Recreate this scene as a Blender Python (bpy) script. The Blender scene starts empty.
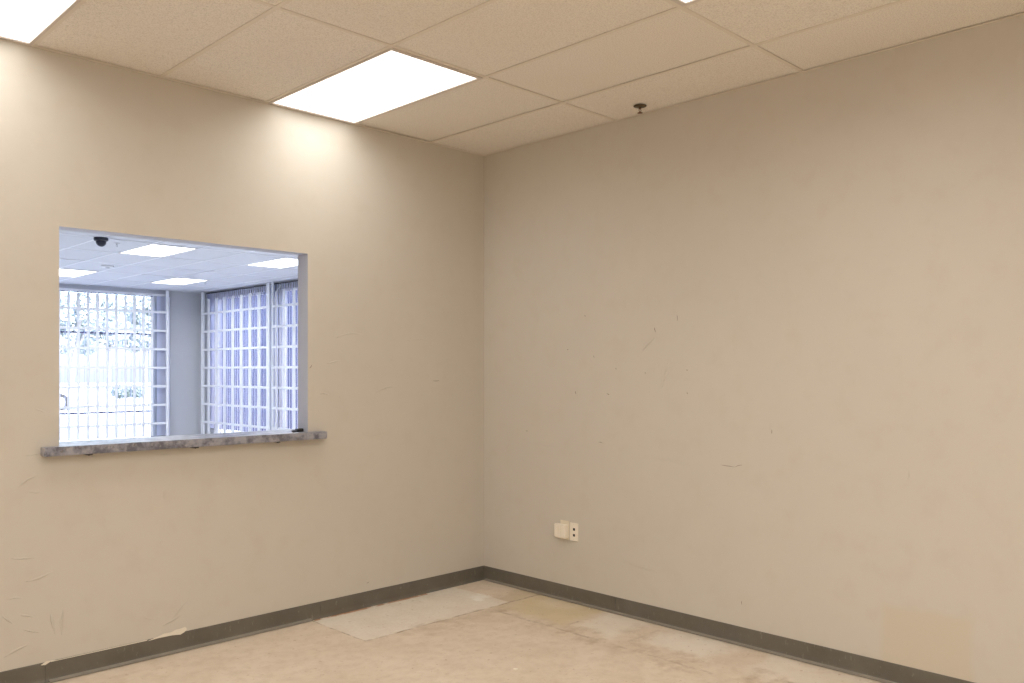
import bpy, bmesh, math, random
from mathutils import Vector, Matrix
random.seed(7)
S = bpy.context.scene
COL = S.collection

# ------------------------------------------------------------------ camera
FPX = 849.0
AZ = math.radians(45.2)
CAM = Vector((-4.170, -4.486, 1.500))
cd = bpy.data.cameras.new('camera'); cam = bpy.data.objects.new('camera', cd); COL.objects.link(cam)
cd.sensor_width = 36.0; cd.lens = FPX / 1024 * 36.0
cd.shift_y = 29.5 / 1024
cd.clip_start = 0.05; cd.clip_end = 400
cam.location = CAM
cam.rotation_euler = (math.pi / 2, 0, AZ - math.pi / 2)
S.camera = cam

# ------------------------------------------------------------------ light and exposure
S.view_settings.view_transform = 'Standard'
S.view_settings.look = 'None'
S.view_settings.gamma = 1.0
S.view_settings.use_curve_mapping = False
S.view_settings.exposure = 0.0
LAMP = 1.9                         # emission of the ceiling light lenses
LAMP_COL = (1.0, 0.98, 0.94)
TUBE_W = 15.4                      # watts of the tubes behind each lens, thrown downwards by its prisms
SPREAD = 162
FRONT_LAMP = 3.0
FRONT_W = 24.0
FRONT_COL = (0.90, 0.94, 1.0)
W = bpy.data.worlds.new('sky'); S.world = W; W.use_nodes = True
nt = W.node_tree; nt.nodes.clear()
sky = nt.nodes.new('ShaderNodeTexSky'); sky.sky_type = 'NISHITA'; sky.sun_disc = False
sky.sun_elevation = math.radians(52); sky.sun_rotation = math.radians(180); sky.air_density = 1.0; sky.dust_density = 2.5
bg = nt.nodes.new('ShaderNodeBackground'); bg.inputs['Strength'].default_value = 1.2
wo = nt.nodes.new('ShaderNodeOutputWorld')
nt.links.new(sky.outputs[0], bg.inputs[0]); nt.links.new(bg.outputs[0], wo.inputs[0])
sl = bpy.data.lights.new('sun', 'SUN'); sl.energy = 9.0; sl.angle = math.radians(0.6); sl.color = (1.0, 0.96, 0.9)
so = bpy.data.objects.new('sun', sl); COL.objects.link(so)
sun_dir = Vector((-0.12, -0.58, 0.80)).normalized()       # towards the sun
so.rotation_euler = sun_dir.to_track_quat('Z', 'Y').to_euler(); so.location = (0, -20, 30)
S.cycles.use_denoising = True
S.cycles.max_bounces = 10; S.cycles.diffuse_bounces = 7; S.cycles.glossy_bounces = 4
S.cycles.transparent_max_bounces = 24
S.cycles.sample_clamp_indirect = 8.0
S.cycles.caustics_reflective = False; S.cycles.caustics_refractive = False

# ------------------------------------------------------------------ material helpers
def new_mat(name):
    m = bpy.data.materials.new(name); m.use_nodes = True
    n = m.node_tree.nodes; n.clear()
    out = n.new('ShaderNodeOutputMaterial'); b = n.new('ShaderNodeBsdfPrincipled')
    m.node_tree.links.new(b.outputs[0], out.inputs[0])
    return m, m.node_tree, b
def L(t, a, b): t.links.new(a, b)
def objpos(t):
    return t.nodes.new('ShaderNodeTexCoord').outputs['Object']
def noise(t, vec, scale, detail=3, rough=0.5, stretch=None):
    if stretch:
        mp = t.nodes.new('ShaderNodeMapping'); mp.inputs['Scale'].default_value = stretch
        L(t, vec, mp.inputs[0]); vec = mp.outputs[0]
    n = t.nodes.new('ShaderNodeTexNoise'); n.inputs['Scale'].default_value = scale
    n.inputs['Detail'].default_value = detail; n.inputs['Roughness'].default_value = rough
    L(t, vec, n.inputs['Vector']); return n.outputs['Fac']
def ramp(t, v, a, b, ca=(0,0,0,1), cb=(1,1,1,1)):
    r = t.nodes.new('ShaderNodeValToRGB'); e = r.color_ramp.elements
    e[0].position = a; e[0].color = ca; e[1].position = b; e[1].color = cb
    L(t, v, r.inputs[0]); return r.outputs[0]
def val(t, op, a, b=None, clamp=False):
    m = t.nodes.new('ShaderNodeMath'); m.operation = op; m.use_clamp = clamp
    for i, x in enumerate((a, b)):
        if x is None: continue
        if isinstance(x, (int, float)): m.inputs[i].default_value = x
        else: L(t, x, m.inputs[i])
    return m.outputs[0]
def mix(t, f, a, b, mode='MIX'):
    m = t.nodes.new('ShaderNodeMix'); m.data_type = 'RGBA'; m.blend_type = mode
    if isinstance(f, (int, float)): m.inputs[0].default_value = f
    else: L(t, f, m.inputs[0])
    for i, x in ((6, a), (7, b)):
        if isinstance(x, tuple): m.inputs[i].default_value = x if len(x) == 4 else (*x, 1)
        else: L(t, x, m.inputs[i])
    return m.outputs[2]
def bump(t, b, h, strength, dist):
    n = t.nodes.new('ShaderNodeBump'); n.inputs['Strength'].default_value = strength; n.inputs['Distance'].default_value = dist
    L(t, h, n.inputs['Height']); L(t, n.outputs[0], b.inputs['Normal']); return n
def sep(t, v):
    s = t.nodes.new('ShaderNodeSeparateXYZ'); L(t, v, s.inputs[0]); return s.outputs
def smooth(t, v, lo, hi):
    m = t.nodes.new('ShaderNodeMapRange'); m.interpolation_type = 'SMOOTHSTEP'
    m.inputs['From Min'].default_value = lo; m.inputs['From Max'].default_value = hi
    L(t, v, m.inputs['Value']); return m.outputs[0]
def rect_mask(t, a, b, a0, a1, b0, b1, soft):
    m = val(t, 'MULTIPLY', smooth(t, a, a0 - soft, a0 + soft), smooth(t, a, a1 + soft, a1 - soft))
    m = val(t, 'MULTIPLY', m, smooth(t, b, b0 - soft, b0 + soft))
    return val(t, 'MULTIPLY', m, smooth(t, b, b1 + soft, b1 - soft))

WALL = (0.60, 0.56, 0.50)
def wall_mat(name, col=WALL, patches=None):
    m, t, b = new_mat(name); p = objpos(t)
    n1 = noise(t, p, 1.1, 4, 0.55); c = mix(t, ramp(t, n1, 0.35, 0.7), tuple(x * 0.985 for x in col), tuple(x * 1.015 for x in col))
    n2 = noise(t, p, 7, 5, 0.6)
    c = mix(t, ramp(t, n2, 0.5, 0.9), c, (col[0] * .95, col[1] * .93, col[2] * .9))
    for (ax, a0, a1, z0, z1, pc) in (patches or []):
        s = sep(t, p); w = noise(t, p, 5, 3)
        aa = val(t, 'ADD', s[0 if ax == 'x' else 1], val(t, 'MULTIPLY', w, 0.06)); zz = val(t, 'ADD', s[2], val(t, 'MULTIPLY', w, 0.05))
        c = mix(t, rect_mask(t, aa, zz, a0, a1, z0, z1, 0.025), c, pc)
    h = noise(t, p, 260, 2, 0.6)
    hb = val(t, 'MULTIPLY', h, 0.10)
    wv = noise(t, p, 5.5, 3, 0.5); hb = val(t, 'ADD', hb, val(t, 'MULTIPLY', wv, 0.35))
    L(t, c, b.inputs['Base Color']); b.inputs['Roughness'].default_value = 0.55
    b.inputs['Specular IOR Level'].default_value = 0.25
    bump(t, b, hb, 0.55, 0.0035)
    return m
def plain(name, col, rough=0.5, metal=0.0, var=0.04, scale=12, bumpv=0.0, spec=0.5):
    m, t, b = new_mat(name); p = objpos(t); n = noise(t, p, scale, 4)
    L(t, mix(t, n, tuple(max(0, x * (1 - var)) for x in col), tuple(min(1, x * (1 + var)) for x in col)), b.inputs['Base Color'])
    b.inputs['Roughness'].default_value = rough; b.inputs['Metallic'].default_value = metal
    b.inputs['Specular IOR Level'].default_value = spec
    if bumpv: bump(t, b, noise(t, p, scale * 8, 3), bumpv, 0.002)
    return m
def emis(name, col, s):
    m, t, b = new_mat(name); p = objpos(t)
    n = ramp(t, noise(t, p, 30, 2), 0, 1, (0.97, 0.97, 0.97, 1), (1, 1, 1, 1))
    L(t, mix(t, 1.0, n, (*col, 1), 'MULTIPLY'), b.inputs['Emission Color'])
    b.inputs['Base Color'].default_value = (.8, .8, .8, 1); b.inputs['Emission Strength'].default_value = s
    return m

# ------------------------------------------------------------------ mesh helpers
def box(bm, x0, x1, y0, y1, z0, z1, bev=0.0):
    vs = [bm.verts.new(v) for v in ((x0,y0,z0),(x1,y0,z0),(x1,y1,z0),(x0,y1,z0),(x0,y0,z1),(x1,y0,z1),(x1,y1,z1),(x0,y1,z1))]
    fs = [bm.faces.new([vs[i] for i in q]) for q in ((3,2,1,0),(4,5,6,7),(0,1,5,4),(1,2,6,5),(2,3,7,6),(3,0,4,7))]
    if bev > 0:
        es = set(e for f in fs for e in f.edges)
        bmesh.ops.bevel(bm, geom=list(es), offset=bev, segments=2, affect='EDGES', profile=0.6)
def lathe(bm, prof, n=28, c=(0, 0, 0)):
    rings = []
    for r, z in prof:
        if r < 1e-6: rings.append([bm.verts.new((c[0], c[1], c[2] + z))])
        else: rings.append([bm.verts.new((c[0] + r * math.cos(2*math.pi*i/n), c[1] + r * math.sin(2*math.pi*i/n), c[2] + z)) for i in range(n)])
    for a, b in zip(rings, rings[1:]):
        for i in range(n):
            j = (i + 1) % n
            q = [a[i % len(a)], a[j % len(a)], b[j % len(b)], b[i % len(b)]]
            q = list(dict.fromkeys(q))
            if len(q) > 2: bm.faces.new(q)
def extrude_poly(bm, pts, axis, a0, a1):
    # pts 2-D outline; axis 'x': pts are (y,z); 'y': pts are (x,z); 'z': pts are (x,y)
    f = {'x': lambda p, a: (a, p[0], p[1]), 'y': lambda p, a: (p[0], a, p[1]), 'z': lambda p, a: (p[0], p[1], a)}[axis]
    A = [bm.verts.new(f(p, a0)) for p in pts]; B = [bm.verts.new(f(p, a1)) for p in pts]
    n = len(pts)
    for i in range(n): bm.faces.new([A[i], A[(i+1) % n], B[(i+1) % n], B[i]])
    bm.faces.new(A[::-1]); bm.faces.new(B)
def tube(bm, p0, p1, r, n=10):
    p0, p1 = Vector(p0), Vector(p1); d = p1 - p0
    mt = Matrix.Translation((p0 + p1) / 2) @ d.to_track_quat('Z', 'Y').to_matrix().to_4x4()
    bmesh.ops.create_cone(bm, cap_ends=True, segments=n, radius1=r, radius2=r, depth=d.length, matrix=mt)
def obj(name, bm, mat, parent=None, smooth_=False, loc=None):
    bmesh.ops.recalc_face_normals(bm, faces=bm.faces)
    me = bpy.data.meshes.new(name); bm.to_mesh(me); bm.free()
    me.materials.append(mat)
    if smooth_:
        for p in me.polygons: p.use_smooth = True
    o = bpy.data.objects.new(name, me); COL.objects.link(o)
    if loc: o.location = loc
    if parent: o.parent = parent
    return o
def B(): return bmesh.new()
def tag(o, label=None, cat=None, group=None, kind=None):
    if label: o['label'] = label
    if cat: o['category'] = cat
    if group: o['group'] = group
    if kind: o['kind'] = kind
    return o
def struct(name, bm, mat, parent=None, label=None):
    o = obj(name, bm, mat, parent)
    o['kind'] = 'structure'
    if label: o['label'] = label
    return o
def thing(name, label, cat, loc=(0, 0, 0), rotz=0, group=None):
    o = bpy.data.objects.new(name, None); COL.objects.link(o); o.location = loc; o.rotation_euler = (0, 0, rotz)
    o.empty_display_size = 0.1
    return tag(o, label, cat, group)
def dup(root, loc, label=None, watts=None):
    r = root.copy(); COL.objects.link(r); r.location = loc
    if label: r['label'] = label
    for ch in list(root.children):
        c = ch.copy(); COL.objects.link(c); c.parent = r
        if watts and c.type == 'LIGHT': c.data = ch.data.copy(); c.data.energy = watts
        for g in list(ch.children):
            d = g.copy(); COL.objects.link(d); d.parent = c
    return r

# ------------------------------------------------------------------ dimensions (metres)
H = 3.05
XW, YS = -6.4, -7.6            # far sides of the room behind the camera
TH = 0.113                     # pierced partition
FX, FY = 3.42, 11.85           # front room: right wall and end wall
FW = -3.6
OX0, OX1, OZ0, OZ1 = -2.822, -1.445, 1.135, 2.205

# ------------------------------------------------------------------ materials
def P2(x, z): return (x, 0.0, z)
dentL = [(P2(-.48,1.437), P2(-.41,1.440), .006, .9), (P2(-2.955,.924), P2(-2.89,.915), .007, 1.2), (P2(-3.05,.43), P2(-2.98,.425), .008, 1.0),
         (P2(-2.99,.345), P2(-2.93,.325), .010, 1.4), (P2(-2.98,.275), P2(-2.90,.243), .009, 1.6), (P2(-3.02,.31), P2(-3.07,.36), .010, .9),
         (P2(-2.86,.33), P2(-2.84,.22), .012, .8), (P2(-2.80,.34), P2(-2.81,.21), .012, .9), (P2(-3.06,.16), P2(-2.95,.20), .012, .8),
         (P2(-2.97,.50), P2(-2.85,.53), .012, .5), (P2(-3.03,.62), P2(-2.92,.61), .010, .5), (P2(-2.27,.17), P2(-2.18,.26), .010, .7),
         (P2(-2.32,.15), P2(-2.22,.19), .012, .7), (P2(-2.42,.22), P2(-2.35,.20), .008, .5), (P2(-1.31,1.545), P2(-1.22,1.565), .008, .6),
         (P2(-1.25,1.70), P2(-1.05,1.73), .008, .5), (P2(-.70,1.70), P2(-.50,1.705), .006, .6), (P2(-.95,1.36), P2(-.78,1.40), .010, .5),
         (P2(-1.36,1.36), P2(-1.30,1.355), .008, .8), (P2(-2.31,.87), P2(-2.31,.82), .008, .6), (P2(-2.93,1.32), P2(-2.88,1.30), .006, .7),
         (P2(-2.97,1.10), P2(-2.85,1.13), .006, .6), (P2(-1.05,1.10), P2(-.88,1.11), .007, .5), (P2(-3.0,.95), P2(-2.92,1.0), .012, .5)]
markL = [(P2(-.475,1.434), P2(-.415,1.436), .0035, .9), (P2(-1.435,1.515), P2(-1.415,1.54), .004, .9), (P2(-2.31,.86), P2(-2.312,.83), .003, .7),
         (P2(-1.02,.15), P2(-1.0,.155), .004, .5)]
def Q2(y, z): return (0.0, y, z)
dentR = [(Q2(-1.0+.02*i, 1.56+.01*(i % 3)), Q2(-1.02+.02*i, 1.53+.012*(i % 2)), .005, .7) for i in range(5)]
dentR += [(Q2(-.25,1.07), Q2(-1.0,1.04), .005, .35), (Q2(-.3,1.10), Q2(-.42,1.10), .006, .4), (Q2(-1.35,.97), Q2(-1.8,.93), .006, .35),
          (Q2(-1.25,.34), Q2(-1.55,.31), .008, .5), (Q2(-2.25,1.24), Q2(-2.24,1.17), .006, .6), (Q2(-2.40,1.08), Q2(-2.46,1.06), .006, .5),
          (Q2(-1.4,1.62), Q2(-1.5,1.70), .02, .3), (Q2(-1.55,1.4), Q2(-1.6,1.55), .02, .3), (Q2(-2.95,.98), Q2(-2.96,1.04), .006, .5)]
markR = [(Q2(-1.94,.975), Q2(-2.03,.970), .0035, .8), (Q2(-2.03,.970), Q2(-2.08,.985), .003, .7), (Q2(-.95,1.86), Q2(-.955,1.85), .006, .8),
         (Q2(-1.49,1.76), Q2(-1.50,1.73), .006, .5), (Q2(-1.65,1.83), Q2(-1.652,1.79), .004, .4), (Q2(-.87,1.37), Q2(-.875,1.35), .006, .7),
         (Q2(-1.13,1.36), Q2(-1.15,1.35), .005, .6), (Q2(-1.2,1.52), Q2(-1.205,1.51), .005, .6), (Q2(-1.42,1.49), Q2(-1.43,1.485), .005, .5),
         (Q2(-1.72,1.38), Q2(-1.725,1.365), .004, .6), (Q2(-2.25,1.19), Q2(-2.25,1.165), .004, .6), (Q2(-1.72,1.51), Q2(-1.722,1.50), .006, .5),
         (Q2(-2.07,.24), Q2(-2.072,.22), .004, .6), (Q2(-.42,1.09), Q2(-.44,1.09), .004, .6), (Q2(-1.06,1.05), Q2(-1.10,1.045), .003, .4),
         (Q2(-1.02,1.60), Q2(-1.03,1.585), .004, .5), (Q2(-.80,1.64), Q2(-.81,1.64), .006, .3)]
M_WL = wall_mat('greige wall paint, dented')
M_WR = wall_mat('greige wall paint, scuffed',
                patches=[('y', -3.20, -2.80, .10, .40, (.60, .54, .445))])
M_WP = wall_mat('greige wall paint')
M_WF = plain('front room wall paint', (.52, .52, .53), .6, var=.03, scale=3)
M_WHT = plain('white enamel', (.82, .82, .82), .4, var=.03)
M_JAMB = plain('reveal paint', (.60, .62, .69), .5, var=.03)

def ceiling_mat():
    m, t, b = new_mat('mineral fibre ceiling tile'); p = objpos(t)
    v = t.nodes.new('ShaderNodeTexVoronoi'); v.inputs['Scale'].default_value = 110; L(t, p, v.inputs['Vector'])
    pits = ramp(t, v.outputs['Distance'], 0.08, 0.30)
    n = noise(t, p, 160, 4, .7)
    k = ramp(t, n, .38, .52)
    c = mix(t, k, (.66, .625, .57), (.88, .85, .80))
    c = mix(t, val(t, 'MULTIPLY', noise(t, p, 1.6, 3), .35), c, (.76, .67, .56))
    # each tile a slightly different tone
    mp = t.nodes.new('ShaderNodeMapping'); mp.inputs['Scale'].default_value = (1/.61, 1/1.21, 0); mp.inputs['Location'].default_value = (.82, 0, 0)
    L(t, p, mp.inputs[0]); fl = t.nodes.new('ShaderNodeVectorMath'); fl.operation = 'FLOOR'; L(t, mp.outputs[0], fl.inputs[0])
    wn = t.nodes.new('ShaderNodeTexWhiteNoise'); L(t, fl.outputs[0], wn.inputs['Vector'])
    c = mix(t, val(t, 'MULTIPLY', wn.outputs['Value'], .12), c, (.70, .66, .58))
    L(t, c, b.inputs['Base Color']); b.inputs['Roughness'].default_value = .9; b.inputs['Specular IOR Level'].default_value = .1
    bump(t, b, val(t, 'ADD', val(t, 'MULTIPLY', pits, .4), n), .6, .002)
    return m
M_TILE = ceiling_mat()
M_TEE = plain('painted ceiling grid', (.74, .68, .60), .5, var=.03)
M_TEEF = plain('white ceiling grid', (.88, .88, .88), .45, var=.03)
M_LFRAME = plain('lens frame enamel', (.62, .56, .52), .4, var=.03)

def floor_mat():
    m, t, b = new_mat('stained bare concrete floor'); p = objpos(t); s = sep(t, p)
    c = mix(t, ramp(t, noise(t, p, 1.7, 6, .6), .3, .72), (.65, .545, .43), (.74, .64, .53))
    c = mix(t, ramp(t, noise(t, p, 14, 5, .7), .45, .75), c, (.59, .485, .37))
    c = mix(t, val(t, 'MULTIPLY', ramp(t, noise(t, p, 60, 3, .7), .52, .7), .45), c, (.68, .62, .54))
    w = noise(t, p, 6, 5, .65); wob = val(t, 'MULTIPLY', val(t, 'SUBTRACT', w, .5), .035)
    x = val(t, 'ADD', s[0], wob); y = val(t, 'ADD', s[1], wob)
    wob2 = val(t, 'MULTIPLY', val(t, 'SUBTRACT', noise(t, p, 3.2, 6, .7), .5), .45)
    xb = val(t, 'ADD', s[0], wob2); yb = val(t, 'ADD', s[1], wob2)
    # yellow old adhesive by the right wall
    ye = val(t, 'MULTIPLY', rect_mask(t, xb, yb, -.42, .1, -1.12, -.62, .05), .75)
    c = mix(t, ye, c, (.62, .51, .31))
    c = mix(t, val(t, 'MULTIPLY', rect_mask(t, xb, yb, -.48, .1, -.60, -.42, .04), .5), c, (.50, .41, .26))
    # pale scraped areas
    for (a0, a1, b0, b1, f) in ((-.42, -.02, -1.50, -1.20, .75), (-.34, -.02, -2.05, -1.62, .85), (-.42, -.05, -2.9, -2.3, .6), (-.22, .0, -.95, -.7, .3)):
        c = mix(t, val(t, 'MULTIPLY', rect_mask(t, xb, yb, a0, a1, b0, b1, .06), f), c, (.77, .71, .62))
    # pale slab along the left wall
    sl_ = rect_mask(t, x, y, -1.425, -.30, -.565, .05, .006)
    slc = mix(t, ramp(t, noise(t, p, 45, 4, .7), .35, .7), (.71, .64, .55), (.77, .71, .625))
    fade = rect_mask(t, xb, yb, -1.9, -.24, -1, .3, .10)
    c = mix(t, val(t, 'MULTIPLY', sl_, fade), c, slc)
    c = mix(t, val(t, 'MULTIPLY', rect_mask(t, xb, yb, -.42, -.30, -.40, -.28, .03), .8), c, (.86, .83, .78))
    # seams
    brk = ramp(t, noise(t, p, 9, 4, .7), .42, .60)
    dk = (.24, .155, .085)
    for msk, f in ((rect_mask(t, x, y, -1.43, .05, -.576, -.560, .006), .85), (rect_mask(t, x, y, -1.434, -1.424, -.565, 0, .003), .8),
                   (rect_mask(t, x, y, -.508, -.488, -2.2, -.57, .008), .5), (rect_mask(t, x, y, -.40, -.30, -1.165, -1.150, .008), .6),
                   (rect_mask(t, x, y, -.42, -.10, -1.61, -1.59, .01), .2)):
        c = mix(t, val(t, 'MULTIPLY', val(t, 'MULTIPLY', msk, brk), f), c, dk)
    # brown dirt beside the seams and spots
    dirt = ramp(t, noise(t, p, 10, 5, .65), .44, .70)
    for (a0, a1, b0, b1, f) in ((-1.42, -.50, -.60, -.56, .8), (-1.15, -.35, -.74, -.575, .45), (-.58, -.42, -1.5, -.95, .65), (-.58, -.35, -2.1, -1.6, .7), (-.30, -.12, -1.62, -1.45, .55),
                                (-.70, -.30, -2.75, -2.35, .8), (-.55, -.42, -.85, -.62, .4)):
        c = mix(t, val(t, 'MULTIPLY', val(t, 'MULTIPLY', rect_mask(t, xb, yb, a0, a1, b0, b1, .05), dirt), f * .85), c, (.36, .25, .145))
    c = mix(t, val(t, 'MULTIPLY', ramp(t, noise(t, p, 4, 6, .7), .44, .70), .3), c, (.50, .39, .28)); sp = noise(t, p, 38, 2, .5); c = mix(t, val(t, 'MULTIPLY', ramp(t, sp, .66, .74), .6), c, (.42, .29, .17))
    # rusty line where the left base has lifted
    r_ = val(t, 'MULTIPLY', rect_mask(t, x, y, -1.42, -.55, -.042, .02, .004), ramp(t, noise(t, p, 16, 4, .7), .38, .5))
    c = mix(t, val(t, 'MULTIPLY', r_, .85), c, (.42, .20, .09))
    L(t, c, b.inputs['Base Color']); b.inputs['Roughness'].default_value = .55; b.inputs['Specular IOR Level'].default_value = .3
    bump(t, b, val(t, 'ADD', noise(t, p, 30, 5, .7), val(t, 'MULTIPLY', sl_, .8)), .35, .003)
    return m
M_FLOOR = floor_mat()
M_FLOORF = plain('front room grey floor', (.62, .63, .65), .35, var=.08, scale=4)
def base_mat():
    m, t, b = new_mat('taupe rubber cove base'); p = objpos(t)
    c = mix(t, ramp(t, noise(t, p, 5, 5, .6), .3, .75), (.118, .107, .086), (.16, .146, .12))
    s = sep(t, p)
    sc = noise(t, p, 60, 4, .7, (1, 1, .35))
    c = mix(t, val(t, 'MULTIPLY', ramp(t, sc, .62, .72), .45), c, (.36, .33, .28))
    L(t, c, b.inputs['Base Color']); b.inputs['Roughness'].default_value = .42; b.inputs['Specular IOR Level'].default_value = .45
    bump(t, b, noise(t, p, 9, 3), .3, .004); return m
M_BASE = base_mat()
M_TOE = plain('worn cove toe', (.27, .24, .20), .45, var=.2, scale=25)
M_FLAKE = plain('peeled paint edge', (.80, .74, .64), .7, var=.05)

def granite():
    m, t, b = new_mat('mottled grey laminate counter'); p = objpos(t)
    n = noise(t, p, 13, 5, .65); c = mix(t, ramp(t, n, .42, .58), (.12, .12, .155), (.34, .34, .39))
    v = noise(t, p, 40, 4, .7); c = mix(t, ramp(t, v, .55, .75), c, (.40, .39, .39))
    c = mix(t, ramp(t, noise(t, p, 30, 4, .7), .60, .70), c, (.15, .13, .12))
    L(t, c, b.inputs['Base Color']); b.inputs['Roughness'].default_value = .28; b.inputs['Specular IOR Level'].default_value = .6
    return m
M_CNT = granite()
M_BLK = plain('black plastic', (.015, .015, .018), .3, var=.1)
M_IVORY = plain('ivory plastic', (.86, .80, .70), .4, var=.03)
M_IVORY2 = plain('aged ivory plastic', (.78, .71, .57), .4, var=.03)
M_BRASS = plain('darkened bronze', (.10, .075, .04), .35, .7, var=.2, scale=60)
M_COPPER = plain('brown brass', (.22, .12, .07), .35, .6, var=.2, scale=60)
M_STEEL = plain('brushed steel', (.55, .55, .57), .35, .9, var=.05, scale=60)
M_LENS = emis('lit prismatic lens', LAMP_COL, LAMP)
M_LENSF = emis('lit front room lens', FRONT_COL, FRONT_LAMP)

# ------------------------------------------------------------------ room shell
def wall_rect_holes(axis, c0, c1, a0, a1, z0, z1, holes):
    """solid wall across axis, with rectangular holes [(a0,a1,z0,z1)], cut into boxes"""
    bm = B()
    As = sorted({a0, a1, *[h[0] for h in holes], *[h[1] for h in holes]})
    Zs = sorted({z0, z1, *[h[2] for h in holes], *[h[3] for h in holes]})
    solid = {}
    for i in range(len(As) - 1):
        for j in range(len(Zs) - 1):
            am, zm = (As[i] + As[i+1]) / 2, (Zs[j] + Zs[j+1]) / 2
            solid[i, j] = not any(h[0] < am < h[1] and h[2] < zm < h[3] for h in holes)
    P = (lambda a, c, z: (a, c, z)) if axis == 'x' else (lambda a, c, z: (c, a, z))
    def q(*v): bm.faces.new([bm.verts.new(x) for x in v])
    for (i, j), s in solid.items():
        if not s: continue
        A0, A1, Z0, Z1 = As[i], As[i+1], Zs[j], Zs[j+1]
        for c in (c0, c1): q(P(A0, c, Z0), P(A1, c, Z0), P(A1, c, Z1), P(A0, c, Z1))
        if not solid.get((i-1, j)): q(P(A0, c0, Z0), P(A0, c1, Z0), P(A0, c1, Z1), P(A0, c0, Z1))
        if not solid.get((i+1, j)): q(P(A1, c0, Z0), P(A1, c1, Z0), P(A1, c1, Z1), P(A1, c0, Z1))
        if not solid.get((i, j-1)): q(P(A0, c0, Z0), P(A1, c0, Z0), P(A1, c1, Z0), P(A0, c1, Z0))
        if not solid.get((i, j+1)): q(P(A0, c0, Z1), P(A1, c0, Z1), P(A1, c1, Z1), P(A0, c1, Z1))
    bmesh.ops.remove_doubles(bm, verts=bm.verts, dist=1e-5)
    return bm
TOP = 3.42
wl = struct('wall_left', wall_rect_holes('x', 0.0, TH, XW, FX, 0, TOP, [(OX0, OX1, OZ0 - .045, OZ1)]), M_WL)
wl.data.materials.append(M_JAMB); wl.data.materials.append(M_WF)
for p in wl.data.polygons:                       # reveals and the far face are painted pale grey
    c = p.center
    if abs(p.normal.y) < .5 and OX0 - .01 < c.x < OX1 + .01 and .5 < c.z < 2.5: p.material_index = 1
    elif c.y > TH - .001 and abs(p.normal.y) > .5: p.material_index = 2
bm = B(); box(bm, 0, .12, YS, 0, 0, TOP); wr_ = struct('wall_right', bm, M_WR)
def ridges(name, segs, nrm, hgt, mat, parent, label):
    # low tapered ridges (torn paper, dents, scuffs) standing on the wall face, slightly wandering
    bm = B(); nrm = Vector(nrm); rng = random.Random(len(segs))
    for p0, p1, w, s in segs:
        p0, p1 = Vector(p0), Vector(p1); d = p1 - p0; side = nrm.cross(d).normalized(); n = 9; bow = rng.uniform(-.10, .10) * d.length
        rows = []
        for i in range(n):
            u = i / (n - 1); k = max(.03, math.sin(math.pi * u)) ** .7 * rng.uniform(.75, 1.1)
            c = p0 + d * u + side * (bow * 4 * u * (1 - u) + rng.uniform(-.12, .12) * w)
            hh = hgt * w * s * k
            rows.append([bm.verts.new(c + side * (q * w * k * .5) + nrm * (.0002 + hh * z)) for q, z in ((-1, 0), (-.45, .55), (.1, 1), (.5, .5), (1, 0))])
        for r0, r1 in zip(rows, rows[1:]):
            for j in range(4): bm.faces.new([r0[j], r1[j], r1[j+1], r0[j+1]])
            bm.faces.new([r0[0], r0[4], r1[4], r1[0]])
        bm.faces.new(rows[0]); bm.faces.new(rows[-1])
    o = obj(name, bm, mat, parent, True); o['kind'] = 'structure'; o['label'] = label
    return o
M_SCUFF = plain('dark scuff', (.24, .19, .14), .8)
ridges('dents', dentL, (0, -1, 0), .17, M_WP, wl, 'wrinkled paint and dents')
ridges('scuffs', markL, (0, -1, 0), .1, M_SCUFF, wl, 'dark scuffs')
ridges('dents', dentR, (-1, 0, 0), .15, M_WP, wr_, 'wrinkled paint and dents')
ridges('scuffs', markR, (-1, 0, 0), .1, M_SCUFF, wr_, 'dark scuffs')
bm = B(); box(bm, XW - .12, XW, YS, 0, 0, TOP); struct('wall_back_left', bm, M_WP)
bm = B(); box(bm, XW - .12, .12, YS - .12, YS, 0, TOP); struct('wall_behind_camera', bm, M_WP)
bm = B(); box(bm, XW - .12, .12, YS - .12, TH, -.12, 0); struct('floor', bm, M_FLOOR)
bm = B(); box(bm, XW - .3, FX + .2, YS - .3, FY + .3, TOP, TOP + .15); struct('roof_sky_block', bm, M_WHT)  # out-of-view slab added to keep sky light out of the rooms

# ceiling: tiles between tee bars, cut out where the lights hang
LX = [-.50 - .61 * k for k in range(-1, 11)]      # grid lines along y
LX = [x for x in LX if XW < x < 0]
LY = [-1.205 - 1.22 * k for k in range(0, 6)]; LY = [y for y in LY if y > YS]
def ceiling(name, x0, x1, y0, y1, lx, ly, cells, tile_m, tee_m, tee='ceiling_grid'):
    xs = sorted([x0, x1] + lx); ys = sorted([y0, y1] + ly)
    bm = B(); rng = random.Random(3)
    for i in range(len(xs) - 1):
        for j in range(len(ys) - 1):
            cx, cy = (xs[i] + xs[i+1]) / 2, (ys[j] + ys[j+1]) / 2
            if any(abs(cx - a) < .25 and abs(cy - b_) < .5 for a, b_ in cells): continue
            dz = .0036 + rng.random() ** 3 * .004
            box(bm, xs[i] + .002, xs[i+1] - .002, ys[j] + .002, ys[j+1] - .002, H + dz, H + dz + .016)
    o = struct(name, bm, tile_m)
    g = B(); w = .0115
    for x in lx: box(g, x - w, x + w, y0, y1, H, H + .0036); box(g, x - .001, x + .001, y0, y1, H + .0035, H + .038)
    for y in ly:
        for i in range(len(xs) - 1):
            box(g, xs[i] + (w if i else 0), xs[i+1] - w * (i < len(xs) - 2), y - w, y + w, H + .0004, H + .0036)
    gr = struct(tee, g, tee_m, o, 'painted metal grid bars between the ceiling tiles')
    return o
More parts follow.
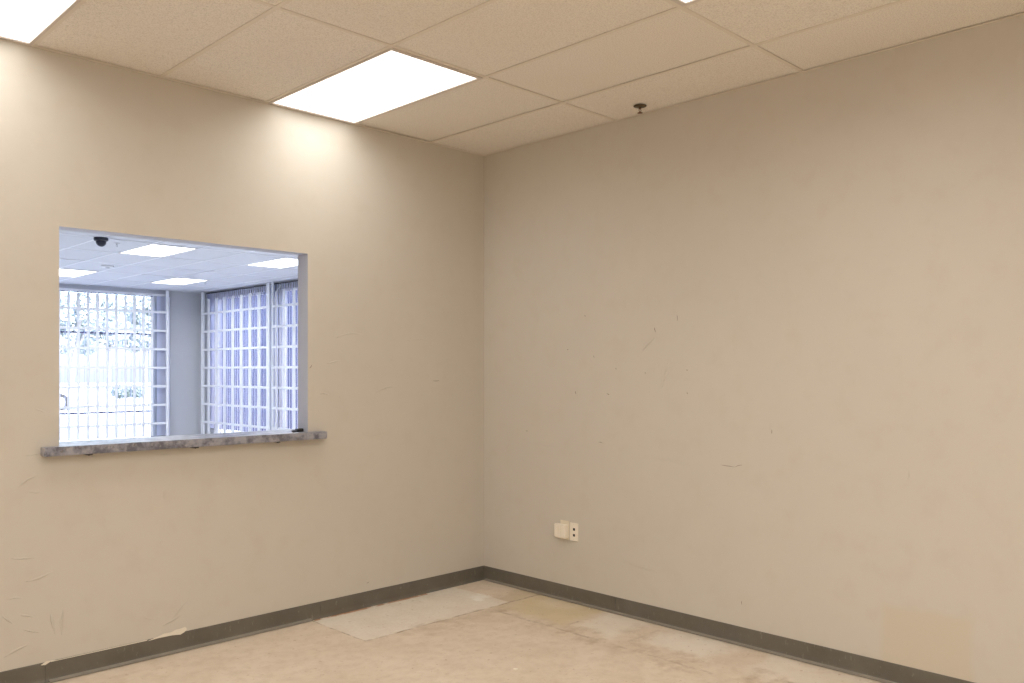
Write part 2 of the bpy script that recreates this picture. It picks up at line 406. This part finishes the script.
cells = [(x, y) for x in (-1.415, -3.245, -5.075) for y in (-.60, -3.035)] + [(x, y) for x in (-2.635, -3.855, -5.075) for y in (-5.475, -6.695)]  # the two rear rows are unseen, added as fill light for the walls
ceil = ceiling('ceiling', XW, 0, YS, 0, LX, LY, cells, M_TILE, M_TEE)
def wall_angle(name, segs, m):
    bm = B()
    for s in segs: box(bm, *s)
    return struct(name, bm, m)
wall_angle('trim_1', [(XW, 0, -.020, 0, H - .003, H + .0005), (XW, 0, -.0015, 0, H, H + .02)], M_TEE)
wall_angle('trim_2', [(-.012, 0, YS, -.020, H - .002, H + .0005), (-.0015, 0, YS, -.02, H, H + .02)], M_TEE)

# ------------------------------------------------------------------ ceiling lights
def light_fixture(lens_m, label, tube, tcol, spread, lens_w=.565, lens_l=1.14, out_w=.594, out_l=1.19):
    t = thing('ceiling_light', label, 'ceiling light', group=None)
    bm = B(); ow, ol, iw, il = out_w / 2, out_l / 2, lens_w / 2, lens_l / 2
    for (a, b_, c, d) in ((-ow, -iw, -ol, ol), (iw, ow, -ol, ol), (-iw, iw, -ol, -il), (-iw, iw, il, ol)):
        box(bm, a, b_, c, d, -.004, .012)
    obj('frame', bm, M_LFRAME, t)
    bm = B(); box(bm, -iw, iw, -il, il, .002, .006); obj('diffuser', bm, lens_m, t)
    bm = B()                                     # sheet-metal housing above the lens, open below
    box(bm, -ow, ow, -ol, ol, .10, .104)
    box(bm, -ow, -ow + .002, -ol, ol, .012, .10); box(bm, ow - .002, ow, -ol, ol, .012, .10)
    box(bm, -ow, ow, -ol, -ol + .002, .012, .10); box(bm, -ow, ow, ol - .002, ol, .012, .10)
    obj('housing', bm, M_WHT, t)
    if tube:
        ld = bpy.data.lights.new('tube_light', 'AREA'); ld.shape = 'RECTANGLE'; ld.size = .46; ld.size_y = 1.0
        ld.energy = tube; ld.color = tcol; ld.spread = math.radians(spread)
        lo_ = bpy.data.objects.new('tube_light', ld); COL.objects.link(lo_); lo_.parent = t; lo_.location = (0, 0, -.001)
    return t
l0 = light_fixture(M_LENS, 'lit rectangular ceiling light panel above the serving window, touching the left wall', TUBE_W * .42, LAMP_COL, SPREAD)
labels = {(-3.245, -.60): 'lit ceiling light panel cut off by the top left corner of the photo',
          (-1.415, -3.035): 'lit ceiling light panel of which only a corner tip shows at the top edge'}
for c in cells:
    loc = (c[0], c[1], H)
    if c == (-1.415, -.60): l0.location = loc
    else:
        d = dup(l0, loc, labels.get(c, 'lit ceiling light panel in the unseen part of the room, rear rows added for fill light'), TUBE_W * (.42 if c[1] > -1 else .70 if c == (-1.415, -3.035) else 1))   # wall-side tubes turned down to soften the bright patches on the wall
        if c not in labels: d['group'] = 'ceiling lights behind the camera'

# ------------------------------------------------------------------ baseboards (rubber cove base)
def cove(name, axis, a0, a1, breaks):
    # profile runs up the wall (d = distance from wall)
    prof = [(0, 0), (.016, 0), (.016, .003), (.010, .007), (.006, .014), (.0045, .024), (.0045, .094), (.003, .098), (0, .098)]
    edges = sorted([a0, a1] + breaks)
    root = None
    for i in range(len(edges) - 1):
        bm = B(); s, e = edges[i] + .0006, edges[i+1] - .0006
        if axis == 'x': extrude_poly(bm, [(-d, z) for d, z in prof], 'x', s, e)
        else: extrude_poly(bm, [(-d, z) for d, z in prof], 'y', s, e)
        if root is None: root = struct(name, bm, M_BASE)
        else: struct('base_length', bm, M_BASE, root)
    return root
bl = cove('baseboard_left', 'x', XW, -.0052, [-4.1, -2.885, -1.36])
br = cove('baseboard_right', 'y', YS, 0, [-4.6, -1.2])
# worn toe strip showing pale below the base
bm = B(); extrude_poly(bm, [(-.006, .003), (-.034, .003), (-.034, .006), (-.020, .0085), (-.006, .012)], 'x', -2.87, -1.43); struct('toe_strip', bm, M_TOE, bl, 'pale worn toe edge of the rubber base')
bm = B(); extrude_poly(bm, [(-.006, .003), (-.030, .003), (-.030, .006), (-.018, .0085), (-.006, .012)], 'y', -5.0, -.03); struct('toe_strip', bm, M_TOE, br, 'pale worn toe edge of the rubber base')
# torn paint along the top of the left base
def flake(pts, y, parent, th=.003):
    bm = B(); extrude_poly(bm, pts, 'y', y - th, y); return struct('peeled_paint', bm, M_FLAKE, parent, 'cream flake of torn wall paint above the base')
flake([(-2.395, .092), (-2.34, .095), (-2.27, .094), (-2.225, .088), (-2.205, .096), (-2.19, .110), (-2.20, .124), (-2.225, .120), (-2.25, .119), (-2.275, .111), (-2.31, .112), (-2.34, .104)], -.004, bl, .004)
flake([(-2.905, .089), (-2.885, .086), (-2.865, .096), (-2.84, .098), (-2.88, .103)], -.0045, bl)
flake([(-2.86, .094), (-2.4, .094), (-2.4, .098), (-2.55, .0975), (-2.86, .0965)], -.002, bl, .0025)

# crumbs of white paint on the floor
def chip(label, x, y, w, d, rz):
    bm = B(); rng = random.Random(w * 1000)
    pts = [(w * math.cos(a) * rng.uniform(.6, 1), d * math.sin(a) * rng.uniform(.6, 1)) for a in [k * math.pi / 4 for k in range(8)]]
    extrude_poly(bm, pts, 'z', 0, .004)
    o = obj('paint_chip', bm, M_FLAKE, loc=(x, y, 0)); o.rotation_euler = (0, 0, rz)
    tag(o, label, 'paint chip')
chip('white paint chip lying on the open floor well away from both walls', -1.148, -1.467, .017, .008, -.7)
chip('tiny white paint chip on the floor against the base of the right wall', -.050, -1.03, .009, .007, .3)
# ------------------------------------------------------------------ serving window counter
cnt = thing('counter', 'mottled grey counter slab set on the sill of the serving window', 'counter', (0, 0, 0))
bm = B()
# slab: narrow ears in front of the wall either side of the opening
extrude_poly(bm, [(-2.905, -.055), (-2.900, -.062), (-1.350, -.062), (-1.345, -.055), (-1.345, -.001), (OX1 - .002, -.001), (OX1 - .002, TH + .001),
                  (-1.36, TH + .001), (-1.36, .27), (-2.90, .27), (-2.90, TH + .001), (OX0 + .002, TH + .001), (OX0 + .002, -.001), (-2.905, -.001)], 'z', 1.0915, 1.135)
es = [e for e in bm.edges if abs(e.verts[0].co.z - e.verts[1].co.z) < 1e-6 and min(e.verts[0].co.y, e.verts[1].co.y) < -.05]
bmesh.ops.bevel(bm, geom=es, offset=.003, segments=2, affect='EDGES')
slab = obj('slab', bm, M_CNT, cnt)
for x, w in ((-2.700, .030), (-2.160, .030), (-1.668, .016)):
    bm = B(); box(bm, x - w/2, x + w/2, -.056, -.001, 1.0855, 1.0914, .0015)
    tube(bm, (x, -.045, 1.083), (x, -.045, 1.0857), .0045)
    obj('bracket', bm, M_BLK, cnt)['label'] = 'black steel bracket under the slab'
lt = thing('latch', 'small black latch lying on the counter against the right jamb', 'latch', (-1.492, .035, 1.135), math.radians(8))
bm = B(); box(bm, -.012, .034, -.014, .014, 0, .020, .006); obj('body', bm, M_BLK, lt)
bm = B(); box(bm, -.040, -.010, -.010, .010, 0, .012, .003); obj('plate', bm, plain('dull grey metal', (.12, .12, .14), .4, .5), lt)['label'] = 'dull grey plate'

# ------------------------------------------------------------------ wall plates
def wallplate(name, label, y, z, w, h, holes, mat):
    t = thing(name, label, 'wall plate', (0, y, z))
    bm = B(); box(bm, -.006, 0, -w/2, w/2, -h/2, h/2, .002); obj('plate', bm, mat, t)
    for (dy, dz) in holes:
        bm = B(); box(bm, -.0085, -.0055, dy - .008, dy + .008, dz - .008, dz + .008, .001)
        obj('jack', bm, M_BLK, t)['label'] = 'black socket opening'
    for dz in (-h/2 + .009, h/2 - .009):
        bm = B(); tube(bm, (-.0072, 0, dz), (-.0058, 0, dz), .003, 8); obj('screw', bm, M_IVORY2, t)
    return t
wallplate('wall_plate', 'ivory wall plate with two small black jacks low on the right wall', -.862, .456, .069, .117, [(-.002, .017), (-.002, -.021)], M_IVORY)
wallplate('wall_plate', 'cream wall plate behind the plugged-in box, left of the plate with jacks', -.782, .459, .074, .122, [], M_IVORY2)
ad = thing('wall_box', 'boxy ivory cover standing out from the left wall plate', 'wall box', (-.0065, -.768, .458))
bm = B(); box(bm, -.034, 0, -.048, .048, -.046, .040, .004); obj('cover', bm, M_IVORY, ad)
for dy in (-.012, .012):
    bm = B(); box(bm, -.0355, -.0335, dy - .0012, dy + .0012, -.040, .033); obj('ridge', bm, M_IVORY2, ad)
bm = B(); box(bm, -.030, -.003, -.043, .043, -.051, -.0458, .002); obj('base', bm, M_IVORY2, ad)

# ------------------------------------------------------------------ sprinklers
def sprinkler(label, loc, mats, s=1.0):
    t = thing('sprinkler', label, 'sprinkler', loc)
    a, b_ = mats
    bm = B(); lathe(bm, [(0, 0), (.038*s, 0), (.037*s, -.003*s), (.030*s, -.006*s), (.016*s, -.008*s), (0, -.008*s)], 28); obj('escutcheon', bm, a, t, True)
    bm = B(); tube(bm, (0, 0, -.006*s), (0, 0, -.018*s), .007*s); 
    for sg in (-1, 1):
        tube(bm, (sg*.006*s, 0, -.016*s), (sg*.011*s, 0, -.025*s), .002*s, 8); tube(bm, (sg*.011*s, 0, -.025*s), (sg*.003*s, 0, -.037*s), .002*s, 8)
    obj('yoke', bm, b_, t)
    bm = B(); lathe(bm, [(0, -.036*s), (.005*s, -.036*s), (.016*s, -.0405*s), (.016*s, -.042*s), (0, -.040*s)], 18); obj('deflector', bm, b_, t, True)
    return t
sprinkler('dark bronze fire sprinkler on the beige ceiling beside the right wall', (-.140, -1.490, H), (M_BRASS, M_COPPER))

# ================================================================== FRONT ROOM behind the opening
bm = B(); box(bm, FW - .1, FX + .1, TH, FY + .15, -.12, 0); struct('floor', bm, M_FLOORF)
bm = B(); box(bm, FW - .12, FW, TH, FY + .15, 0, TOP); struct('wall_front_room_left', bm, M_WF)
WX0, WX1, WZ0, WZ1 = -3.2, 2.42, .10, 2.955
struct('wall_front_room_end', wall_rect_holes('x', FY, FY + .15, FW, FX + .15, 0, TOP, [(WX0, WX1, WZ0, WZ1)]), M_WF)
RY0, RY1, DY0, DY1 = 9.16, 11.46, 5.0, 8.93
struct('wall_front_room_right', wall_rect_holes('y', FX, FX + .15, TH, FY, 0, TOP, [(RY0, RY1, .10, 2.93), (DY0, DY1, .10, 2.93)]), M_WF)
fl_x = [-3.0 + .6 * k for k in range(0, 11)]
fl_x = [x for x in fl_x if FW < x < FX]
fl_y = [5.93 + 1.165 * k for k in range(-4, 6)]; fl_y = [y for y in fl_y if TH + .1 < y < FY - .1]
fcells = [(x, y) for x in (-1.5 + .0, .3, 2.1) for y in (3.018, 6.5125, 10.0075)]
M_TILEF = plain('white ceiling tile', (.72, .72, .73), .9, var=.05, scale=20, bumpv=.3, spec=.1)
ceiling('ceiling', FW, FX, TH, FY, fl_x, fl_y, fcells, M_TILEF, M_TEEF)
wall_angle('trim_3', [(FW, FX, FY - .02, FY, H - .004, H), (FX - .02, FX, TH, FY - .02, H - .004, H)], M_TEEF)
fl0 = None
flab = {(.3, 6.5125): 'lit ceiling panel nearest beyond the opening, beside the black dome camera',
        (2.1, 6.5125): 'lit ceiling panel seen at the upper right of the opening',
        (2.1, 10.0075): 'far lit ceiling panel above the pier between the barred windows',
        (.3, 10.0075): 'lit ceiling panel cut by the left edge of the opening'}
for c in fcells:
    lab = flab.get(c, 'lit ceiling panel of the front room on the hidden side of the partition')
    if fl0 is None:
        fl0 = light_fixture(M_LENSF, lab, FRONT_W, FRONT_COL, 165, .555, 1.09, .574, 1.135); fl0.location = (c[0], c[1], H); d = fl0
    else: d = dup(fl0, (c[0], c[1], H), lab)
    if c not in flab: d['group'] = 'hidden front room lights'

# dome camera, detectors, sprinklers on the front room ceiling
dc = thing('dome_camera', 'black dome security camera hanging from the white ceiling', 'security camera', (-.60, 5.90, H))
bm = B(); lathe(bm, [(0, 0), (.076, 0), (.078, -.006), (.078, -.028), (.070, -.036), (.060, -.038), (0, -.038)], 32); obj('mount_ring', bm, plain('black painted metal', (.03, .03, .045), .45), dc, True)
bm = B(); lathe(bm, [(.058, -.036), (.057, -.055), (.048, -.078), (.032, -.095), (.014, -.102), (0, -.103)], 32); obj('dome', bm, plain('smoked dome', (.02, .02, .035), .12), dc, True)
sprinkler('small white sprinkler head on the ceiling right of the dome camera', (-.309, 6.22, H), (M_WHT, M_STEEL), 1.0)
sprinkler('small steel sprinkler head by the far ceiling panel over the pier', (2.45, 9.75, H), (M_WHT, M_STEEL), 1.2)
sd = thing('smoke_detector', 'flat round white smoke detector on the ceiling behind the dome camera', 'smoke detector', (.42, 8.60, H))
bm = B(); lathe(bm, [(0, 0), (.085, 0), (.087, -.010), (.080, -.020), (.055, -.024), (0, -.024)], 32); obj('body', bm, M_WHT, sd, True)
bm = B(); lathe(bm, [(0, -.023), (.030, -.024), (.028, -.033), (0, -.034)], 20); obj('cap', bm, M_STEEL, sd, True)

# windows: storefront frames with glass
def glass_mat():
    m = bpy.data.materials.new('window glass'); m.use_nodes = True; t = m.node_tree; n = t.nodes; n.clear()
    o = n.new('ShaderNodeOutputMaterial'); tr = n.new('ShaderNodeBsdfTransparent'); tr.inputs[0].default_value = (.93, .95, 1, 1)
    g = n.new('ShaderNodeBsdfGlossy'); g.inputs['Roughness'].default_value = .03
    f = n.new('ShaderNodeFresnel'); f.inputs['IOR'].default_value = 1.45; mx = n.new('ShaderNodeMixShader')
    ge = n.new('ShaderNodeNewGeometry'); L(t, val(t, 'MULTIPLY', f.outputs[0], val(t, 'SUBTRACT', 1.0, ge.outputs['Backfacing'])), mx.inputs[0]); L(t, tr.outputs[0], mx.inputs[1]); L(t, g.outputs[0], mx.inputs[2]); L(t, mx.outputs[0], o.inputs[0])
    return m
M_GLASS = glass_mat()
M_ALU = plain('dark anodised frame', (.10, .09, .16), .4, .2)
M_ALUW = plain('white window frame', (.80, .80, .84), .4)
def window(name, axis, c, a0, a1, z0, z1, mull, trans, fm, fw=.035):
    bm = B()
    def bx(p0, p1, q0, q1):
        if axis == 'x': box(bm, p0, p1, c, c + .05, q0, q1)
        else: box(bm, c, c + .05, p0, p1, q0, q1)
    bx(a0, a1, z0, z0 + fw); bx(a0, a1, z1 - fw, z1); bx(a0, a0 + fw, z0 + fw, z1 - fw); bx(a1 - fw, a1, z0 + fw, z1 - fw)
    for m_ in mull: bx(m_ - fw/2, m_ + fw/2, z0 + fw, z1 - fw)
    for t_ in trans: bx(a0 + fw, a1 - fw, t_ - fw/2, t_ + fw/2)
    w = struct(name, bm, fm)
    g = B()
    if axis == 'x': box(g, a0 + fw, a1 - fw, c + .022, c + .028, z0 + fw, z1 - fw)
    else: box(g, c + .022, c + .028, a0 + fw, a1 - fw, z0 + fw, z1 - fw)
    struct('pane', g, M_GLASS, w)
    return w
window('window_1', 'x', FY + .05, WX0, WX1, WZ0, WZ1, [-1.2], [.735, 2.20], M_ALU, .03)
window('window_2', 'y', FX + .05, RY0, RY1, .10, 2.93, [], [], M_ALUW)
window('window_3', 'y', FX + .05, DY0, DY1, .10, 2.93, [7.0], [], M_ALUW)

# vertical blinds: headrail and vanes
def vane_mat():
    m, t, b = new_mat('white vinyl vane'); p = objpos(t)
    L(t, mix(t, noise(t, p, 8, 2), (.80, .81, .86), (.86, .87, .92)), b.inputs['Base Color'])
    b.inputs['Roughness'].default_value = .5
    tl = t.nodes.new('ShaderNodeBsdfTranslucent'); tl.inputs[0].default_value = (.70, .72, .85, 1)
    mx = t.nodes.new('ShaderNodeMixShader'); mx.inputs[0].default_value = .5
    o = [n for n in t.nodes if n.type == 'OUTPUT_MATERIAL'][0]
    L(t, b.outputs[0], mx.inputs[1]); L(t, tl.outputs[0], mx.inputs[2]); L(t, mx.outputs[0], o.inputs[0])
    return m
M_VANE = vane_mat()
def vane_mesh(z0, z1, w=.089):
    bm = B(); pts = []
    for i in range(5):
        u = -1 + 2 * i / 4; pts.append((u * w / 2, .004 * (1 - u * u)))
    pts2 = [(x, y - .0012) for x, y in reversed(pts)]
    extrude_poly(bm, pts + pts2, 'z', z0, z1)
    bmesh.ops.recalc_face_normals(bm, faces=bm.faces)
    me = bpy.data.meshes.new('vane'); bm.to_mesh(me); bm.free(); me.materials.append(M_VANE); return me
def blinds(label, axis, c, rail0, rail1, positions, zt, zb, head_z, dark=False):
    t = thing('vertical_blinds', label, 'blinds')
    bm = B()
    if axis == 'x': box(bm, rail0, rail1, c - .02, c + .02, head_z, head_z + .04, .003)
    else: box(bm, c - .02, c + .02, rail0, rail1, head_z, head_z + .018, .003)
    obj('headrail', bm, M_BLK if dark else M_WHT, t)
    me = vane_mesh(zb, zt)
    for a, rz in positions:
        v = bpy.data.objects.new('vane', me); COL.objects.link(v); v.parent = t
        v.location = (a, c, 0) if axis == 'x' else (c, a, 0); v.rotation_euler = (0, 0, rz)
    return t
rg = random.Random(5)
vp = [(2.36 - .0815 * k, math.radians(77 + rg.uniform(-4, 4))) for k in range(44)]
vp += [(2.475 + .034 * k, math.radians(15 + rg.uniform(-8, 8))) for k in range(6)]
blinds('white vertical blinds drawn open across the bright end window', 'x', FY - .075, -1.3, 2.66, vp, 2.925, .27, 2.93)
TR = math.radians(52)
vr = [(11.33 - .0825 * k, TR + math.radians(rg.uniform(-4, 4))) for k in range(26)]
vr += [(11.40 + .028 * k, math.radians(35 + rg.uniform(-8, 8))) for k in range(6)]
vr += [(9.02 + .03 * k, math.radians(20)) for k in range(4)]
blinds('white vertical blinds in the side window beside the grey pier', 'y', FX - .075, 9.0, 11.62, vr, 3.010, .385, 3.012, True)
vd = [(8.88 - .0825 * k, TR + math.radians(rg.uniform(-4, 4))) for k in range(30)]
b2 = blinds('white vertical blinds of the nearer side window, cut off by the jamb', 'y', FX - .075, 6.4, 8.97, vd, 3.010, .385, 3.012, True)
bm = B(); tube(bm, (FX - .20, 8.70, 2.86), (FX - .20, 8.69, .62), .016, 10); tube(bm, (FX - .20, 8.70, 2.86), (FX - .10, 8.70, 2.985), .006, 8)
lathe(bm, [(0, .62), (.020, .62), (.024, .50), (0, .48)], 12, (FX - .20, 8.69, 0))
obj('wand', bm, M_WHT, b2)['label'] = 'long white tilt wand'

# security grilles of flat white bars in front of the blinds
def grille(label, axis, c, a0, a1, z0, z1, vs, post_w):
    t = thing('security_grille', label, 'security grille')
    def bx(bm, p0, p1, q0, q1, d0, d1):
        if axis == 'x': box(bm, p0, p1, c + d0, c + d1, q0, q1)
        else: box(bm, c + d0, c + d1, p0, p1, q0, q1)
    for k in range(-3, 4):
        z = 1.562 + .352 * k
        bm = B(); bx(bm, a0, a1, z - .021, z + .021, -.012, -.001); obj('crossbar', bm, M_WHT, t)
    for a, w in vs:
        bm = B(); bx(bm, a - w/2, a + w/2, z0, z1, 0, .008); obj('upright', bm, M_WHT, t)
    for a in (a0, a1):
        bm = B(); bx(bm, a - post_w/2, a + post_w/2, 0, H - .006, -.016, .012); obj('post', bm, M_WHT, t)
    return t
grille('white steel bar grille inside the end window', 'x', FY - .15, -1.3, 2.60, .27, 2.90,
       [(2.313 - .163 * k, .040 if k % 2 else .048) for k in range(22)], .05)
grille('white steel bar grille inside the side window next to the pier', 'y', FX - .15, 9.05, 11.62, .20, 2.90,
       [(11.37 - .33 * k, .105) for k in range(7)], .10)
grille('white steel bar grille on the nearer side window behind the jamb', 'y', FX - .15, 6.4, 8.90, .20, 2.90,
       [(8.53 - .33 * k, .085) for k in range(6)], .04)

# ================================================================== OUTSIDE
M_GROUND = plain('pale concrete paving', (.60, .59, .56), .8, var=.06, scale=1.5)
bm = B(); box(bm, -60, 60, FY + .15, 110, -.25, -.02); box(bm, FX + .1, 60, -30, FY + .15, -.25, -.02); struct('ground', bm, M_GROUND)
bd = thing('building', 'blue-grey stucco building wall across the side passage', 'building', (6.1, 5, 0))
bm = B(); box(bm, 0, 3, -20, 13, -.02, 3.9); obj('wall', bm, plain('blue grey stucco', (.085, .085, .14), .85, var=.05, scale=3, bumpv=.3), bd)
bm = B(); box(bm, -.05, 3.05, -20.05, 13.05, 3.9, 4.05); obj('coping', bm, M_WHT, bd)

M_BARK = plain('bark', (.30, .29, .28), .9, var=.3, scale=8, bumpv=.6)
def leaf_mat(col):
    m, t, b = new_mat('leaves'); p = objpos(t)
    L(t, mix(t, noise(t, p, 3, 4), tuple(x * .8 for x in col), tuple(min(1, x * 1.2) for x in col)), b.inputs['Base Color'])
    b.inputs['Roughness'].default_value = .6; return m
M_LEAF = leaf_mat((.48, .53, .51))  # tree leaf colour paled and greyed to stand for haze and glare
def foliage(bm, blobs, n, size, rng):
    for (cx, cy, cz, r) in blobs:
        for _ in range(n):
            d = Vector((rng.gauss(0, 1), rng.gauss(0, 1), rng.gauss(0, 1))).normalized() * r * rng.uniform(.45, 1.0) ** .6
            p = Vector((cx, cy, cz)) + Vector((d.x, d.y, d.z * .8))
            a = Vector((rng.gauss(0,1), rng.gauss(0,1), rng.gauss(0,1))).normalized(); b_ = a.orthogonal().normalized()
            s = size * rng.uniform(.6, 1.4)
            bm.faces.new([bm.verts.new(p + a*s), bm.verts.new(p + b_*s*.6), bm.verts.new(p - a*s), bm.verts.new(p - b_*s*.6)])
def tree(label, x, y, h, spread, seed):
    rng = random.Random(seed)
    t = thing('tree', label, 'tree', (x, y, 0), group=None)
    bm = B(); tube(bm, (0, 0, -.02), (.1, 0, h * .42), .14, 10)
    for k in range(6):
        a = k * 1.05 + rng.random(); tube(bm, (.1, 0, h * .38), (.1 + math.cos(a) * spread * .5, math.sin(a) * spread * .5, h * rng.uniform(.55, .75)), .06, 8)
    obj('trunk', bm, M_BARK, t)
    bm = B(); blobs = [(rng.uniform(-.6, .6) * spread, rng.uniform(-.5, .5) * spread, h * rng.uniform(.45, .92), spread * rng.uniform(.28, .45)) for _ in range(16)]
    foliage(bm, blobs, 260, .16, rng)
    obj('crown', bm, M_LEAF, t)
def at_px(px, Z):                                    # a point at depth Z on the view ray of column px
    X = (px - 512) / FPX * Z
    return CAM.x + Z * math.cos(AZ) + X * math.sin(AZ), CAM.y + Z * math.sin(AZ) - X * math.cos(AZ)
for i, (px, Z, h, sp) in enumerate(((72, 52, 6.6, 2.0), (108, 62, 7.6, 2.4), (144, 50, 6.4, 1.7))):
    x, y = at_px(px, Z)
    tree(['leafy tree outside at the left edge of the end window', 'leafy tree outside in the middle of the end window', 'leafy tree outside nearest the right side of the end window'][i], x, y, h, sp, 11 + i)
sx, sy = at_px(127, 43)
sh = thing('shrub', 'low clipped shrub outside, beyond the white car', 'shrub', (sx, sy, 0))
bm = B(); r_ = random.Random(4); foliage(bm, [(-.35, 0, .45, .42), (.1, .1, .5, .45), (.5, 0, .42, .38)], 500, .07, r_); obj('foliage', bm, leaf_mat((.20, .25, .22)), sh)
bm = B(); [tube(bm, (x_, 0, -.02), (x_ * 1.3, .05, .4), .02, 6) for x_ in (-.3, 0, .3)]; obj('stem', bm, M_BARK, sh)

# white parked car seen through the end window
cx_, cy_ = at_px(20, 33)
car = thing('car', 'white car parked outside the end window, washed out by daylight', 'car', (cx_, cy_, -.02), math.radians(-18))
M_CAR = plain('white car paint', (.85, .85, .86), .2, var=.01)
bm = B()
extrude_poly(bm, [(-2.2, .30), (2.15, .30), (2.25, .45), (2.22, .72), (1.95, .86), (1.05, .95), (-1.75, .98), (-2.18, .92), (-2.28, .6)], 'y', -.86, .86)
bmesh.ops.bevel(bm, geom=list(bm.edges), offset=.06, segments=3, affect='EDGES'); obj('body', bm, M_CAR, car, True)
bm = B()
A = [(-1.95, .96), (1.10, .94), (.45, 1.42), (-1.45, 1.45)]
for yy, s in ((-.80, 1), (.80, 1)): pass
lo = [bm.verts.new((x, y, z)) for x, y, z in ((-1.95, -.80, .95), (1.10, -.80, .93), (1.10, .80, .93), (-1.95, .80, .95))]
hi = [bm.verts.new((x, y, z)) for x, y, z in ((-1.45, -.62, 1.44), (.40, -.62, 1.42), (.40, .62, 1.42), (-1.45, .62, 1.44))]
for q in ((0, 1), (1, 2), (2, 3), (3, 0)): bm.faces.new([lo[q[0]], lo[q[1]], hi[q[1]], hi[q[0]]])
bm.faces.new(lo[::-1]); bm.faces.new(hi); bmesh.ops.bevel(bm, geom=list(bm.edges), offset=.05, segments=2, affect='EDGES'); obj('cabin', bm, M_CAR, car, True)
M_CGL = plain('car window glass', (.30, .34, .38), .08)
for sg in (-1, 1):
    for (p0, p1, q0, q1) in ((-1.60, -.62, -1.32, -.60), (-.52, .62, -.50, .22)):
        bm = B(); vs = [bm.verts.new((x, sg * (y + .012), z)) for x, y, z in ((p0, .775, 1.02), (p1, .775, 1.02), (q1, .655, 1.36), (q0, .655, 1.36))]
        vs2 = [bm.verts.new(v.co + Vector((0, -sg * .02, 0))) for v in vs]
        bm.faces.new(vs); bm.faces.new(vs2[::-1])
        for i in range(4): bm.faces.new([vs[i], vs[(i+1) % 4], vs2[(i+1) % 4], vs2[i]])
        obj('side_window', bm, M_CGL, car)
M_TYRE = plain('tyre rubber', (.03, .03, .03), .8)
for wx in (-1.4, 1.4):
    for wy in (-.80, .80):
        bm = B(); tube(bm, (wx, wy - .1, .32), (wx, wy + .1, .32), .32, 28); w_ = obj('wheel', bm, M_TYRE, car)
        bm = B(); tube(bm, (wx, wy - .105, .32), (wx, wy + .105, .32), .19, 20); obj('rim', bm, M_STEEL, w_)
